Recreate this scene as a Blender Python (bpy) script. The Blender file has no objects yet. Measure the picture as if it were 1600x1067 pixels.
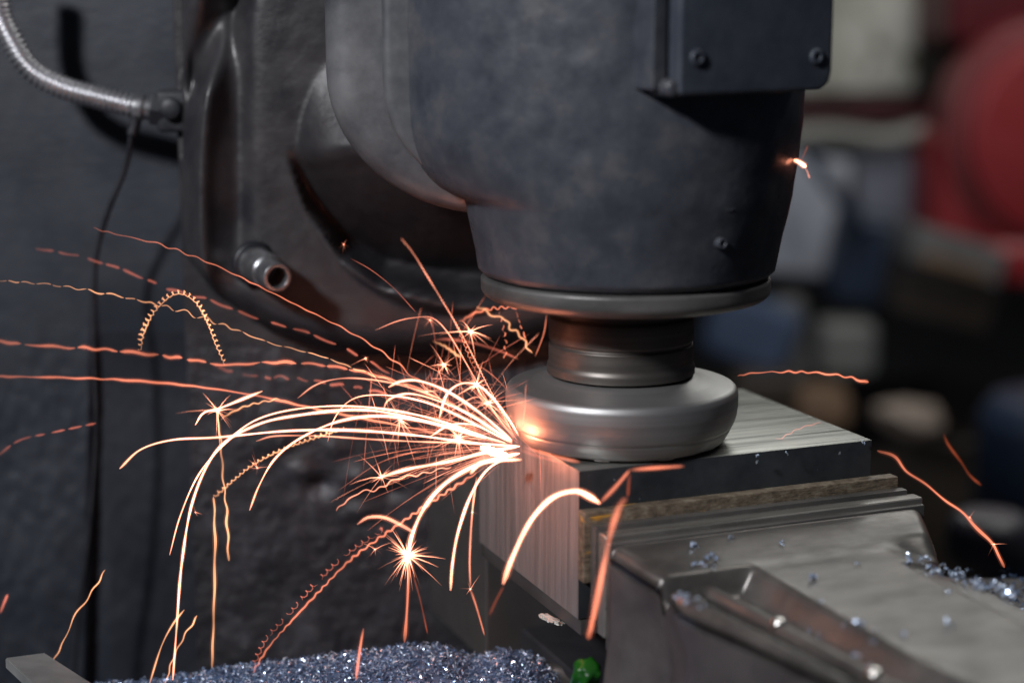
import bpy, bmesh, math, random
from mathutils import Vector, Matrix, noise
random.seed(7)
S = 0.01                                   # everything below is written in centimetres
sc = bpy.context.scene
C = sc.collection
R = math.radians

# ------------------------------------------------------------------ camera
PITCH = R(10.6); CAM = Vector((0, -71, 17.6)); FPX = 2600.0
cd = bpy.data.cameras.new('camera'); cam = bpy.data.objects.new('camera', cd); C.objects.link(cam)
cam.location = CAM*S; cam.rotation_euler = (R(90)-PITCH, 0, 0)
cd.sensor_width = 36; cd.lens = FPX/1600*36; cd.clip_start = .01; cd.clip_end = 100
cd.dof.use_dof = True; cd.dof.focus_distance = .722; cd.dof.aperture_fstop = 3.5; cd.dof.aperture_blades = 0
sc.camera = cam
# ------------------------------------------------------------------ world, lamps, exposure
w = bpy.data.worlds.new('World'); sc.world = w; w.use_nodes = True
w.node_tree.nodes['Background'].inputs[0].default_value = (.42, .52, .75, 1)
w.node_tree.nodes['Background'].inputs[1].default_value = .036
def area(name, loc, target, size, power, col, shape='DISK', sy=None):
    l = bpy.data.lights.new(name, 'AREA'); l.shape = shape; l.size = size*S
    if sy: l.size_y = sy*S
    l.energy = power; l.color = col
    o = bpy.data.objects.new(name, l); C.objects.link(o); o.location = Vector(loc)*S
    d = Vector(target)-Vector(loc); o.rotation_euler = d.to_track_quat('-Z', 'Y').to_euler(); return o
area('key_lamp', (-92, -112, 98), (-2, 4, 4), 18, 31, (.95, .96, 1))
area('sheen_fill', (70, 210, 130), (8, 0, 0), 150, 11.5, (.97, .97, .92), 'RECTANGLE', 70)  # added light out of view, puts sheen on the level tops
area('background_fill', (120, 60, 260), (110, 330, -10), 120, 42, (1, .98, .93), 'RECTANGLE', 60)  # added fill that brightens the blurred background
vs = sc.view_settings
sc.display_settings.display_device = 'sRGB'
vs.view_transform = 'Standard'; vs.look = 'None'; vs.gamma = 1; vs.exposure = 0; vs.use_curve_mapping = False
sc.cycles.max_bounces = 6; sc.cycles.sample_clamp_indirect = 4
sc.cycles.use_denoising = True; sc.cycles.transparent_max_bounces = 40

# ------------------------------------------------------------------ measuring: a pixel of the 1600 px photograph -> a point at a known depth or height
_F = Vector((0, math.cos(PITCH), -math.sin(PITCH))); _U = Vector((0, math.sin(PITCH), math.cos(PITCH)))
def ray(x, y): return _F*FPX + Vector((x-800, 0, 0)) + _U*(533.5-y)
def aty(x, y, Y): d = ray(x, y); return CAM + d*((Y-CAM.y)/d.y)
def atz(x, y, Z): d = ray(x, y); return CAM + d*((Z-CAM.z)/d.z)
def pix(p):
    q = p-CAM; f = q.dot(_F); return 800+FPX*q.x/f, 533.5-FPX*q.dot(_U)/f
TH = R(22); AX = Vector((math.cos(TH), math.sin(TH), 0)); BX = Vector((-math.sin(TH), math.cos(TH), 0))
C0 = Vector((2.73, -5.46, 0))
def uv(u, v, z): return C0 + AX*u + BX*v + Vector((0, 0, z))     # workpiece and vise frame
def touv(p): q = p-C0; return q.dot(AX), q.dot(BX)

# ------------------------------------------------------------------ materials
def newmat(name):
    m = bpy.data.materials.new(name); m.use_nodes = True; nt = m.node_tree
    return m, nt, nt.nodes['Principled BSDF']
def node(nt, t, **k):
    n = nt.nodes.new(t)
    for a, b in k.items(): setattr(n, a, b)
    return n
def ramp(nt, src, stops, interp='LINEAR'):
    r = node(nt, 'ShaderNodeValToRGB'); r.color_ramp.interpolation = interp
    e = r.color_ramp.elements
    while len(e) < len(stops): e.new(.5)
    for el, (p, c) in zip(e, stops): el.position = p; el.color = (*c, 1) if len(c) == 3 else c
    nt.links.new(src, r.inputs[0]); return r.outputs[0]
def surf(name, c1, c2, rough=(.4, .6), metal=0., nscale=20, bump=.15, bscale=60, stretch=(1, 1, 1), rot=(0, 0, 0), spec=.5, spots=None, detail=6, bdist=.0006, c3=None, coat=0., bstretch=(1, 1, 1), pits=None):
    """two tones mixed by noise, roughness from a second noise, fine relief from a third"""
    m, nt, b = newmat(name); L = nt.links.new
    tc = node(nt, 'ShaderNodeTexCoord'); mp = node(nt, 'ShaderNodeMapping')
    L(tc.outputs['Object'], mp.inputs[0]); mp.vector_type = 'TEXTURE'; mp.inputs['Scale'].default_value = [1/q for q in stretch]; mp.inputs['Rotation'].default_value = rot
    mb = node(nt, 'ShaderNodeMapping'); L(tc.outputs['Object'], mb.inputs[0]); mb.vector_type = 'TEXTURE'; mb.inputs['Scale'].default_value = [1/q for q in bstretch]; mb.inputs['Rotation'].default_value = rot
    n1 = node(nt, 'ShaderNodeTexNoise'); n1.inputs['Scale'].default_value = nscale; n1.inputs['Detail'].default_value = detail; n1.inputs['Roughness'].default_value = .65
    L(mp.outputs[0], n1.inputs[0])
    stops = [(.32, c1), (.68, c2)] if c3 is None else [(.3, c1), (.52, c2), (.72, c3)]
    col = ramp(nt, n1.outputs[0], stops)
    n2 = node(nt, 'ShaderNodeTexNoise'); n2.inputs['Scale'].default_value = nscale*2.3; n2.inputs['Detail'].default_value = 5
    L(mp.outputs[0], n2.inputs[0])
    rr = ramp(nt, n2.outputs[0], [(.35, (rough[0],)*3), (.65, (rough[1],)*3)])
    L(rr, b.inputs['Roughness'])
    if spots:
        sc_, sz, cc = spots
        v = node(nt, 'ShaderNodeTexNoise'); v.inputs['Scale'].default_value = sc_; v.inputs['Detail'].default_value = 3; L(mb.outputs[0], v.inputs[0])
        f = ramp(nt, v.outputs[0], [(sz, (0, 0, 0)), (sz+.04, (1, 1, 1))])
        mx = node(nt, 'ShaderNodeMix', data_type='RGBA'); L(f, mx.inputs[0]); L(col, mx.inputs[6]); mx.inputs[7].default_value = (*cc, 1); col = mx.outputs[2]
    L(col, b.inputs['Base Color'])
    n3 = node(nt, 'ShaderNodeTexNoise'); n3.inputs['Scale'].default_value = bscale; n3.inputs['Detail'].default_value = 8; n3.inputs['Roughness'].default_value = .62
    L(mb.outputs[0], n3.inputs[0])
    bp = node(nt, 'ShaderNodeBump'); bp.inputs['Strength'].default_value = bump; bp.inputs['Distance'].default_value = bdist
    L(n3.outputs[0], bp.inputs['Height']); nrm = bp.outputs[0]
    if pits:
        v = node(nt, 'ShaderNodeTexVoronoi'); v.inputs['Scale'].default_value = pits[0]; L(mb.outputs[0], v.inputs[0])
        f = ramp(nt, v.outputs[0], [(0, (0, 0, 0)), (pits[1], (1, 1, 1))])
        b2 = node(nt, 'ShaderNodeBump'); b2.inputs['Strength'].default_value = pits[2]; b2.inputs['Distance'].default_value = bdist*1.5
        L(f, b2.inputs['Height']); L(nrm, b2.inputs['Normal']); nrm = b2.outputs[0]
    L(nrm, b.inputs['Normal'])
    b.inputs['Metallic'].default_value = metal; b.inputs['Specular IOR Level'].default_value = spec
    if coat: b.inputs['Coat Weight'].default_value = coat; b.inputs['Coat Roughness'].default_value = .3
    return m
M = {}
M['head'] = surf('worn_slate_paint', (.034, .037, .048), (.054, .058, .071), (.27, .44), nscale=60, bump=.45, bscale=120, spots=(90, .74, (.03, .03, .034)), bdist=.0006, pits=(110, .2, .1), c3=(.088, .086, .09))
M['cover'] = surf('dark_navy_paint', (.03, .035, .048), (.05, .058, .074), (.34, .56), nscale=50, bump=.25, bscale=120, bdist=.0008)
M['ring'] = surf('ring_casting', (.06, .062, .07), (.16, .16, .165), (.3, .5), nscale=30, bump=.25, bscale=70, metal=.2)
M['cast'] = surf('dark_casting_paint', (.014, .0135, .017), (.028, .0265, .029), (.34, .5), nscale=30, bump=.5, bscale=170, bdist=.0008, c3=(.04, .037, .04))
M['rough'] = surf('rough_black_casting', (.009, .009, .012), (.02, .019, .023), (.42, .62), nscale=40, bump=.7, bscale=75, bdist=.002, c3=(.045, .045, .052), bstretch=(1, 1, 1.7))
M['panel'] = surf('navy_column_paint', (.011, .014, .02), (.019, .023, .032), (.42, .6), nscale=12, bump=.25, bscale=90, bdist=.001, bstretch=(1, 1, 2), c3=(.027, .032, .042))
M['strip'] = surf('dark_strip_paint', (.01, .012, .018), (.018, .02, .028), (.45, .6), nscale=15, bump=.3, bscale=60)
M['steel'] = surf('ground_steel', (.27, .265, .262), (.44, .435, .43), (.44, .52), metal=.85, nscale=10, bump=.12, bscale=30, stretch=(.25, .25, 9), bstretch=(.3, .3, 14), bdist=.0005)
M['neck'] = surf('dark_arbor_steel', (.09, .08, .072), (.17, .155, .14), (.4, .52), metal=.8, nscale=12, bump=.1, bscale=30, stretch=(.2, .2, 10), bstretch=(.3, .3, 14))
M['flange'] = surf('worn_flange_steel', (.06, .06, .06), (.2, .19, .18), (.38, .58), metal=.5, nscale=22, bump=.2, bscale=60, stretch=(.6, .6, 1.6))
M['carbide'] = surf('bright_carbide', (.6, .58, .55), (.8, .78, .75), (.2, .3), metal=1, nscale=30, bump=.05)
M['top'] = surf('ground_top', (.1, .1, .095), (.26, .265, .245), (.3, .46), metal=.75, spots=(20, .61, (.04, .042, .04)), nscale=14, bump=.35, bscale=26, stretch=(.35, 9, 1), bstretch=(.3, 16, 1), rot=(0, 0, TH), bdist=.00025, c3=(.36, .365, .335))
M['sawn'] = surf('sawn_end_face', (.19, .165, .155), (.31, .27, .255), (.35, .55), metal=.55, nscale=14, bump=.5, bscale=16, stretch=(16, 16, .5), bstretch=(18, 18, .6), bdist=.0009, c3=(.42, .37, .35))
M['scale'] = surf('black_mill_scale', (.012, .014, .017), (.03, .034, .038), (.4, .65), nscale=40, bump=.3, bscale=60, spots=(200, .72, (.25, .27, .3)))
M['rust'] = surf('rusty_jaw_plate', (.045, .034, .024), (.13, .1, .068), (.5, .75), metal=.1, nscale=260, bump=.9, bscale=330, c3=(.22, .19, .14), spots=(48, .65, (.42, .22, .03)), stretch=(.6, 1, 1), bstretch=(.5, 1, 2.5))
M['jaw'] = surf('oily_jaw_steel', (.06, .056, .053), (.105, .098, .091), (.3, .46), metal=.5, nscale=40, bump=.4, bscale=160, bdist=.0002, c3=(.145, .136, .126), stretch=(.6, 1.2, 1), bstretch=(.2, 2, 1), rot=(0, 0, TH), spots=(70, .7, (.05, .05, .07)))
M['jawside'] = surf('dark_vise_casting', (.05, .044, .047), (.1, .09, .09), (.35, .55), metal=.3, nscale=22, bump=.35, bscale=60)
M['ledge'] = surf('worn_ledge_steel', (.13, .125, .11), (.25, .24, .22), (.26, .42), metal=.65, nscale=60, bump=.4, bscale=90, bdist=.0003, stretch=(.2, 3, 1), bstretch=(.12, 5, 1), rot=(0, 0, TH), c3=(.24, .23, .21))
M['groove'] = surf('groove_steel', (.07, .068, .065), (.16, .15, .14), (.35, .5), metal=.5, nscale=40, bump=.3, bscale=60, stretch=(.3, 1, 1))
M['chip'] = surf('blue_steel_chip', (.3, .42, .62), (.62, .72, .88), (.2, .34), metal=.6, nscale=180, bump=.1, c3=(.8, .84, .92))
M['chipdark'] = surf('dark_steel_chip', (.04, .065, .12), (.17, .25, .4), (.25, .4), metal=.4, nscale=180, bump=.1)
M['black'] = surf('black_rubber', (.008, .009, .012), (.02, .021, .026), (.4, .6), nscale=50, bump=.2)
M['conduit'] = surf('conduit_steel', (.5, .5, .52), (.7, .7, .72), (.3, .36), metal=.9, nscale=60, bump=.02)
M['socket'] = surf('socket_steel', (.15, .15, .16), (.35, .35, .36), (.3, .45), metal=.8, nscale=60, bump=.2, bscale=120)
M['bar'] = surf('bare_grey_bar', (.2, .205, .2), (.34, .34, .33), (.4, .55), metal=.4, nscale=30, bump=.25, bscale=90, spots=(160, .7, (.5, .5, .5)))
M['green'] = surf('green_plastic', (.002, .008, .002), (.008, .12, .006), (.25, .4), nscale=60, bump=.4, bscale=90)
M['table'] = surf('oily_black_table', (.01, .01, .013), (.03, .03, .034), (.3, .5), nscale=12, bump=.3, bscale=40)
M['greyiron'] = surf('smooth_grey_iron', (.05, .047, .047), (.09, .084, .08), (.35, .5), metal=.3, nscale=14, bump=.2, bscale=60)
M['red'] = surf('red_machine_paint', (.22, .016, .02), (.32, .034, .038), (.35, .5), nscale=3, bump=.1)
M['darkred'] = surf('deep_red_paint', (.07, .004, .008), (.12, .008, .013), (.4, .5), nscale=3, bump=.1)
M['wineblack'] = surf('wine_black_paint', (.012, .003, .004), (.05, .005, .009), (.4, .5), nscale=5)
M['pink'] = surf('faded_rim_paint', (.16, .024, .028), (.21, .04, .044), (.4, .5), nscale=3, bump=.1)
M['cream'] = surf('stained_cream_paint', (.2, .2, .15), (.46, .46, .41), (.5, .6), nscale=7, bump=.1, c3=(.54, .54, .5), spots=(9, .62, (.12, .115, .08)))
M['dkbrown'] = surf('dark_brown_steel', (.02, .014, .01), (.035, .026, .018), (.5, .6), nscale=4)
M['palegrey'] = surf('pale_grey_paint', (.27, .29, .34), (.36, .375, .42), (.5, .6), nscale=4)
M['midgrey'] = surf('mid_grey_paint', (.12, .13, .165), (.2, .21, .25), (.5, .6), nscale=4)
M['pipe'] = surf('galvanised_pipe', (.12, .12, .11), (.26, .26, .235), (.4, .5), nscale=9)
M['bluecloth'] = surf('blue_cloth', (.025, .045, .09), (.06, .09, .16), (.7, .8), nscale=5)
M['navy'] = surf('navy_drum_paint', (.008, .016, .034), (.016, .028, .055), (.4, .5), nscale=3)
M['plum'] = surf('dark_plum_paint', (.03, .027, .038), (.05, .045, .06), (.4, .5), nscale=3)
M['beige'] = surf('beige_sack', (.2, .16, .13), (.3, .24, .2), (.6, .7), nscale=8)
M['brown'] = surf('brown_board', (.1, .06, .035), (.2, .12, .07), (.6, .7), nscale=8)
M['boxgrey'] = surf('grey_crate_paint', (.07, .07, .072), (.13, .13, .13), (.5, .6), nscale=6)
M['olive'] = surf('olive_tin', (.1, .105, .1), (.17, .175, .165), (.5, .6), nscale=6)
M['floor'] = surf('dark_concrete', (.01, .01, .012), (.02, .02, .022), (.6, .8), nscale=2)
M['wall'] = surf('dark_wall', (.006, .006, .008), (.014, .014, .018), (.7, .8), nscale=1.5)
def glow(name, col, s, lamp=False):
    """glowing trails: light adds up where trails cross; 'warmth' (per vertex) cools a trail towards its ends and dims the wider tube that stands for its glow halo"""
    m = bpy.data.materials.new(name); m.use_nodes = True; nt = m.node_tree; nt.nodes.remove(nt.nodes['Principled BSDF']); L = nt.links.new
    e = node(nt, 'ShaderNodeEmission'); e.inputs[0].default_value = (*col, 1); e.inputs[1].default_value = s
    if lamp: L(e.outputs[0], nt.nodes['Material Output'].inputs[0])
    else:
        a = node(nt, 'ShaderNodeAttribute'); a.attribute_name = 'warmth'
        mu = node(nt, 'ShaderNodeMath', operation='MULTIPLY'); mu.inputs[1].default_value = s; L(a.outputs['Fac'], mu.inputs[0]); L(mu.outputs[0], e.inputs[1])
        t = node(nt, 'ShaderNodeBsdfTransparent'); ad = node(nt, 'ShaderNodeAddShader'); L(t.outputs[0], ad.inputs[0]); L(e.outputs[0], ad.inputs[1])
        L(ad.outputs[0], nt.nodes['Material Output'].inputs[0])
    m.cycles.emission_sampling = 'FRONT' if lamp or name == 'white_hot' else 'NONE'
    return m
G = {'white': glow('white_hot', (1, .33, .19), 5.2), 'hot': glow('hot_orange', (1, .32, .19), 1.3), 'yellow': glow('yellow_hot', (1, .42, .2), .72),
     'orange': glow('glowing_orange', (1, .26, .14), .62), 'salmon': glow('glowing_salmon', (1, .24, .15), .3), 'dim': glow('cooling_red', (1, .18, .07), .13),
     'core': glow('contact_fire', (1, .27, .13), 105, True)}

# ------------------------------------------------------------------ builders
def put(name, verts, faces, mat, parent=None, smooth=True, origin=None, mats=None, fmat=None):
    if parent is not None: org = parent['_o']; org = Vector(org)
    elif origin is not None: org = Vector(origin)
    else:
        n = len(verts); org = Vector((sum(v[0] for v in verts)/n, sum(v[1] for v in verts)/n, min(v[2] for v in verts)))
    me = bpy.data.meshes.new(name)
    me.from_pydata([tuple((Vector(v)-org)*S) for v in verts], [], faces)
    me.materials.append(mat)
    for x in (mats or []): me.materials.append(x)
    if fmat:
        for p in me.polygons: p.material_index = fmat(p.index)
    if smooth: me.polygons.foreach_set('use_smooth', [True]*len(me.polygons))
    me.update()
    o = bpy.data.objects.new(name, me); C.objects.link(o)
    if parent is not None:
        o.parent = parent; o['_o'] = list(org)
    else: o.location = org*S; o['_o'] = list(org)
    return o
def tag(o, label=None, cat=None, group=None, kind=None):
    if label: o['label'] = label
    if cat: o['category'] = cat
    if group: o['group'] = group
    if kind: o['kind'] = kind
    return o
def thing(name, loc, label, cat, group=None):
    o = bpy.data.objects.new(name, None); C.objects.link(o); o.location = Vector(loc)*S; o['_o'] = list(loc); o.empty_display_size = .02
    return tag(o, label, cat, group)
def from_bm(name, bm, mat, parent=None, smooth=True, auto=35, **k):
    bm.normal_update()
    bmesh.ops.recalc_face_normals(bm, faces=bm.faces)
    vs_ = [v.co.copy() for v in bm.verts]; bm.verts.index_update()
    fs = [[v.index for v in f.verts] for f in bm.faces]
    mi = [f.material_index for f in bm.faces]
    sharp = [e for e in bm.edges if len(e.link_faces) == 2 and e.calc_face_angle(0) > R(auto)]
    sk = {tuple(sorted((e.verts[0].index, e.verts[1].index))) for e in sharp}
    o = put(name, vs_, fs, mat, parent, smooth, **k)
    for p, i in zip(o.data.polygons, mi): p.material_index = i
    if sk and smooth:
        a = o.data.attributes.new('sharp_edge', 'BOOLEAN', 'EDGE')
        a.data.foreach_set('value', [tuple(sorted(e.vertices)) in sk for e in o.data.edges])
    bm.free(); return o
def prism(pts, lo, hi, axis, bevel=0, seg=3, bm=None):
    """polygon pts (2D) extruded; axis is a function (a, b, h) -> Vector"""
    bm = bm or bmesh.new()
    a = [bm.verts.new(axis(x, y, lo)) for x, y in pts]; b = [bm.verts.new(axis(x, y, hi)) for x, y in pts]
    n = len(pts); fs = [bm.faces.new(a[::-1]), bm.faces.new(b)]
    for i in range(n): fs.append(bm.faces.new((a[i], a[(i+1) % n], b[(i+1) % n], b[i])))
    if bevel:
        bmesh.ops.recalc_face_normals(bm, faces=fs)
        es = list({e for f in fs for e in f.edges if e.calc_face_angle(0) > R(25)})
        bmesh.ops.bevel(bm, geom=es, offset=bevel, segments=seg, affect='EDGES', profile=.6, clamp_overlap=True)
    return bm
def box(u0, u1, v0, v1, z0, z1, frame=uv, bevel=.05, seg=2, bm=None):
    return prism([(u0, v0), (u1, v0), (u1, v1), (u0, v1)], z0, z1, frame, bevel, seg, bm)
def wxyz(x, y, z): return Vector((x, y, z))
def lathe(prof, c, seg=96, axis=Vector((0, 0, 1)), rmod=None):
    q = axis.to_track_quat('Z', 'Y') if axis.z < .9999 else Matrix.Identity(3).to_quaternion(); vs_, fs = [], []
    for j, (r, z) in enumerate(prof):
        for i in range(seg):
            t = 2*math.pi*i/seg; rr = r if rmod is None else rmod(r, z, t)
            vs_.append(Vector(c) + q @ Vector((rr*math.cos(t), rr*math.sin(t), z)))
    for j in range(len(prof)-1):
        for i in range(seg):
            k = (i+1) % seg; fs.append((j*seg+i, j*seg+k, (j+1)*seg+k, (j+1)*seg+i))
    fs.append(list(range(seg))[::-1]); fs.append([(len(prof)-1)*seg+i for i in range(seg)])
    return vs_, fs
def round_prof(prof, r=.12, n=4):
    """round the corners of a lathe profile"""
    out = [prof[0]]
    for i in range(1, len(prof)-1):
        p0, p, p1 = (Vector(prof[i-1]), Vector(prof[i]), Vector(prof[i+1]))
        a, b = p0-p, p1-p; k = min(r, a.length*.45, b.length*.45)
        if k < 1e-4: out.append(tuple(p)); continue
        s, e = p+a.normalized()*k, p+b.normalized()*k
        for j in range(n+1):
            t = j/n; q = s*(1-t)**2 + p*2*t*(1-t) + e*t*t; out.append(tuple(q))
    out.append(prof[-1]); return out
def spline(pts, n):
    """Catmull-Rom through pts, n samples evenly by length"""
    P = [Vector(p) for p in pts]
    if len(P) == 2: dense = [P[0].lerp(P[1], i/40) for i in range(41)]
    else:
        P = [P[0]*2-P[1]] + P + [P[-1]*2-P[-2]]; dense = []
        for i in range(1, len(P)-2):
            for j in range(24):
                t = j/24; a, b, c, d = P[i-1], P[i], P[i+1], P[i+2]
                dense.append(.5*((2*b)+(c-a)*t+(2*a-5*b+4*c-d)*t*t+(3*b-a-3*c+d)*t**3))
        dense.append(P[-2])
    ln = [0]
    for a, b in zip(dense, dense[1:]): ln.append(ln[-1]+(b-a).length)
    out = []; k = 0
    for i in range(n):
        s = ln[-1]*i/(n-1)
        while k < len(ln)-2 and ln[k+1] < s: k += 1
        f = (s-ln[k])/max(ln[k+1]-ln[k], 1e-9); out.append(dense[k].lerp(dense[k+1], min(max(f, 0), 1)))
    return out, ln[-1]
def tube_geo(pts, rad, sides=6, V=None, Fc=None):
    V = [] if V is None else V; Fc = [] if Fc is None else Fc
    n = len(pts); base = len(V); up = None
    for i, p in enumerate(pts):
        t = (pts[min(i+1, n-1)]-pts[max(i-1, 0)])
        t = t.normalized() if t.length > 1e-9 else Vector((1, 0, 0))
        if up is None: up = t.orthogonal().normalized()
        up = (up - t*up.dot(t)); up = up.normalized() if up.length > 1e-6 else t.orthogonal().normalized()
        s = t.cross(up); r = rad(i/(n-1)) if callable(rad) else rad
        for k in range(sides):
            a = 2*math.pi*k/sides; V.append(p + (up*math.cos(a)+s*math.sin(a))*r)
    for i in range(n-1):
        for k in range(sides):
            q = (k+1) % sides; Fc.append((base+i*sides+k, base+i*sides+q, base+(i+1)*sides+q, base+(i+1)*sides+k))
    Fc.append([base+k for k in range(sides)][::-1]); Fc.append([base+(n-1)*sides+k for k in range(sides)])
    return V, Fc

# ================================================================== SETTING
put('floor', [(-300, -150, -95), (600, -150, -95), (600, 700, -95), (-300, 700, -95)], [(0, 1, 2, 3)], M['floor'], smooth=False)['kind'] = 'structure'
put('wall_back', [(-300, 640, -95), (600, 640, -95), (600, 640, 300), (-300, 640, 300)], [(0, 1, 2, 3)], M['wall'], smooth=False)['kind'] = 'structure'

# ================================================================== MACHINE COLUMN (behind, left)
col = thing('machine_column', (-20, 20, -20), 'tall dark navy cast iron machine column filling the left side behind the sparks', 'machine column')
YC = 13.0
def sm(a, b, x):
    t = min(max((x-a)/(b-a), 0), 1); return t*t*(3-2*t)
def lerp_tab(tab, x):
    if x <= tab[0][0]: return tab[0][1]
    for (a, p), (b, q) in zip(tab, tab[1:]):
        if x <= b: return p+(q-p)*(x-a)/(b-a)
    return tab[-1][1]
def relief(px, py):
    b = lerp_tab([(280, 375), (310, 415), (350, 462), (400, 497), (450, 522), (520, 545), (600, 552), (760, 545), (1000, 500)], px)
    d = b-py                                             # distance inside the raised upper casting
    e = min(d, (px-288)*1.0)
    up = 0
    if e > 0:
        t = min(e/62, 1); up = 3.0*math.sqrt(max(0, 1-(1-t)**2))
    # the upright rib fades into a hollow to its right
    up -= .6*math.exp(-((px-384)/20)**2)*sm(520, 330, py)*min(1, max(e, 0)/60)
    up += .8*math.exp(-((px-334-.00045*(py-300)**2)/15)**2)*sm(70, 150, py)*sm(480, 400, py)
    dl = ((px-375)*190+(py+20)*90)/210.2
    up -= 1.5*math.exp(-(dl/26)**2)*sm(230, 120, py)*sm(0, 20, px-288)
    up -= .4*math.exp(-((px-372-(60-py)*.0)/11)**2)*sm(150, 40, py)
    # round boss
    q = ((px-715)/252)**2 + ((py-232)/262)**2
    if q < 1: up = up + (max(up, 1.3 + 5.0*math.sqrt(1-q))-up)*sm(60, 250, py)
    # below a soft crease the boss falls back towards its lower edge, then a steep wall meets the outer bowl
    low = lerp_tab([(440, 215), (462, 235), (490, 312), (540, 385), (600, 425), (720, 452), (860, 458)], px); top = lerp_tab([(440, 232), (600, 208), (760, 190)], px)
    if py > top: up -= min((py-top)*.027, 6.2)*sm(8, -14, py-low)*sm(0, 60, py-top+20)
    return up
vs_, fs = [], []
X0, X1, Z0, Z1 = aty(288, 500, YC).x, 9.0, -20.0, 24.0
NX, NZ = 170, 230
for j in range(NZ+1):
    for i in range(NX+1):
        x = X0+(X1-X0)*i/NX; z = Z0+(Z1-Z0)*j/NZ
        px, py = pix(Vector((x, YC, z))); h = relief(px, py)
        rough = noise.fractal(Vector((x*.9, z*.7, 3)), 1, 2, 4)*(.10 if py > 540 else .04) + (noise.fractal(Vector((x*2.2, z*1.6, 9)), 1, 2, 3)*.12 if py > 540 else 0)
        # foundry lumps below the boss
        lump = 0
        for cx_, cz_, r_, a_ in ((470, 735, 26, .35), (500, 760, 20, -.5), (560, 745, 22, .35), (430, 690, 30, .3), (560, 800, 18, .3), (520, 700, 18, .22), (610, 770, 16, -.3)):
            lump += a_*math.exp(-(((px-cx_)/r_)**2+((py-cz_)/(r_*.7))**2))
        vs_.append((x, YC-h-rough*.5-lump, z))
for j in range(NZ):
    for i in range(NX):
        a = j*(NX+1)+i; fs.append((a, a+1, a+NX+2, a+NX+1))
nb = len(vs_)                                              # closed sides and back
ring = [i for i in range(NX+1)] + [j*(NX+1)+NX for j in range(1, NZ+1)] + [NZ*(NX+1)+i for i in range(NX-1, -1, -1)] + [j*(NX+1) for j in range(NZ-1, 0, -1)]
for r_ in ring: vs_.append((vs_[r_][0], 27, vs_[r_][2]))
for k in range(len(ring)):
    k2 = (k+1) % len(ring); fs.append((ring[k2], ring[k], nb+k, nb+k2))
fs.append([nb+k for k in range(len(ring))][::-1])
zsplit = aty(500, 560, YC).z
o = put('casting', vs_, fs, M['cast'], col, mats=[M['rough']])
mi = []
for p in o.data.polygons:
    z = p.center.z/S + col['_o'][2]; x = p.center.x/S + col['_o'][0]
    mi.append(1 if z < zsplit + .3*math.sin(x*1.1) - (0 if x > -12 else -1.0) else 0)
o.data.polygons.foreach_set('material_index', mi)
# left cast panel with a sunken strip in its lower part, one sheet with real thickness
PY = 17.2
XA, XB = aty(-260, 500, PY).x, aty(345, 500, PY).x
vs_, fs = [], []; NX, NZ = 150, 150
for j in range(NZ+1):
    for i in range(NX+1):
        x = XA+(XB-XA)*i/NX; z = -24+54*j/NZ; px, py = pix(Vector((x, PY, z)))
        h = -.9*sm(142-.02*(py-500), 152-.02*(py-500), px)*sm(430, 620, py)
        rough = noise.fractal(Vector((x*1.3, z*2.0, 1)), 1, 2, 4)*(.012+.10*sm(470, 640, py))*(1 if px < 148 else .4)
        vs_.append((x, PY-h+rough, z))
for j in range(NZ):
    for i in range(NX):
        a = j*(NX+1)+i; fs.append((a, a+1, a+NX+2, a+NX+1))
nb = len(vs_)
ring = [i for i in range(NX+1)] + [j*(NX+1)+NX for j in range(1, NZ+1)] + [NZ*(NX+1)+i for i in range(NX-1, -1, -1)] + [j*(NX+1) for j in range(NZ-1, 0, -1)]
for r_ in ring: vs_.append((vs_[r_][0], 27, vs_[r_][2]))
for k in range(len(ring)):
    k2 = (k+1) % len(ring); fs.append((ring[k2], ring[k], nb+k, nb+k2))
fs.append([nb+k for k in range(len(ring))][::-1])
o = put('side_panel', vs_, fs, M['panel'], col, mats=[M['strip']])
o.data.polygons.foreach_set('material_index', [1 if (p.center.x/S+col['_o'][0]) > aty(147, 500, PY).x and pix(Vector((p.center.x/S+col['_o'][0], PY, p.center.z/S+col['_o'][2])))[1] > 520 else 0 for p in o.data.polygons])

# ================================================================== CONDUIT AND CABLE
def pathpix(pts, Y): return [aty(x, y, Y if not callable(Y) else Y(i/(len(pts)-1))) for i, (x, y) in enumerate(pts)]
cpath = pathpix([(-2, -70), (0, 15), (18, 62), (48, 108), (95, 136), (150, 152), (214, 168)], 12.9)
hz = thing('flexible_conduit', aty(214, 168, 12.9), 'ribbed silver flexible metal conduit curving into the column at top left', 'conduit')
pts, ln = spline(cpath, 700)
V, Fc = tube_geo(pts, lambda t: .46+.15*abs(math.sin(math.pi*t*ln/.29)), 18)
put('ribbed_hose', V, Fc, M['conduit'], hz)
e0, e1 = aty(208, 167, 12.9), aty(246, 172, 13.0)
ax = (e1-e0).normalized()
V, Fc = lathe(round_prof([(.3, 0), (.66, 0), (.66, .5), (.55, .55), (.55, 1.25), (.3, 1.25)], .08), e0, 32, ax); put('ferrule', V, Fc, M['socket'], hz)
V, Fc = lathe([(.3, 0), (.82, 0), (.86, .08), (.86, .6), (.8, .68), (.3, .68)], e0+ax*.9, 6, ax); put('gland_nut', V, Fc, M['black'], hz, smooth=False)
e2 = aty(264, 178, 13.2)
jb = from_bm('junction_box', box(e2.x-.5, e2.x+1.3, 12.4, 17.6, e2.z-.9, e2.z+1.2, wxyz, .3, 3), M['black'], hz)
V, Fc = lathe([(.1, 0), (.5, 0), (.55, .1), (.55, .35), (.45, .45), (.1, .45)], (e2.x+.3, 12.4, e2.z+.3), 24, Vector((0, -1, 0))); put('cover_screw', V, Fc, M['black'], jb)
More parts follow.
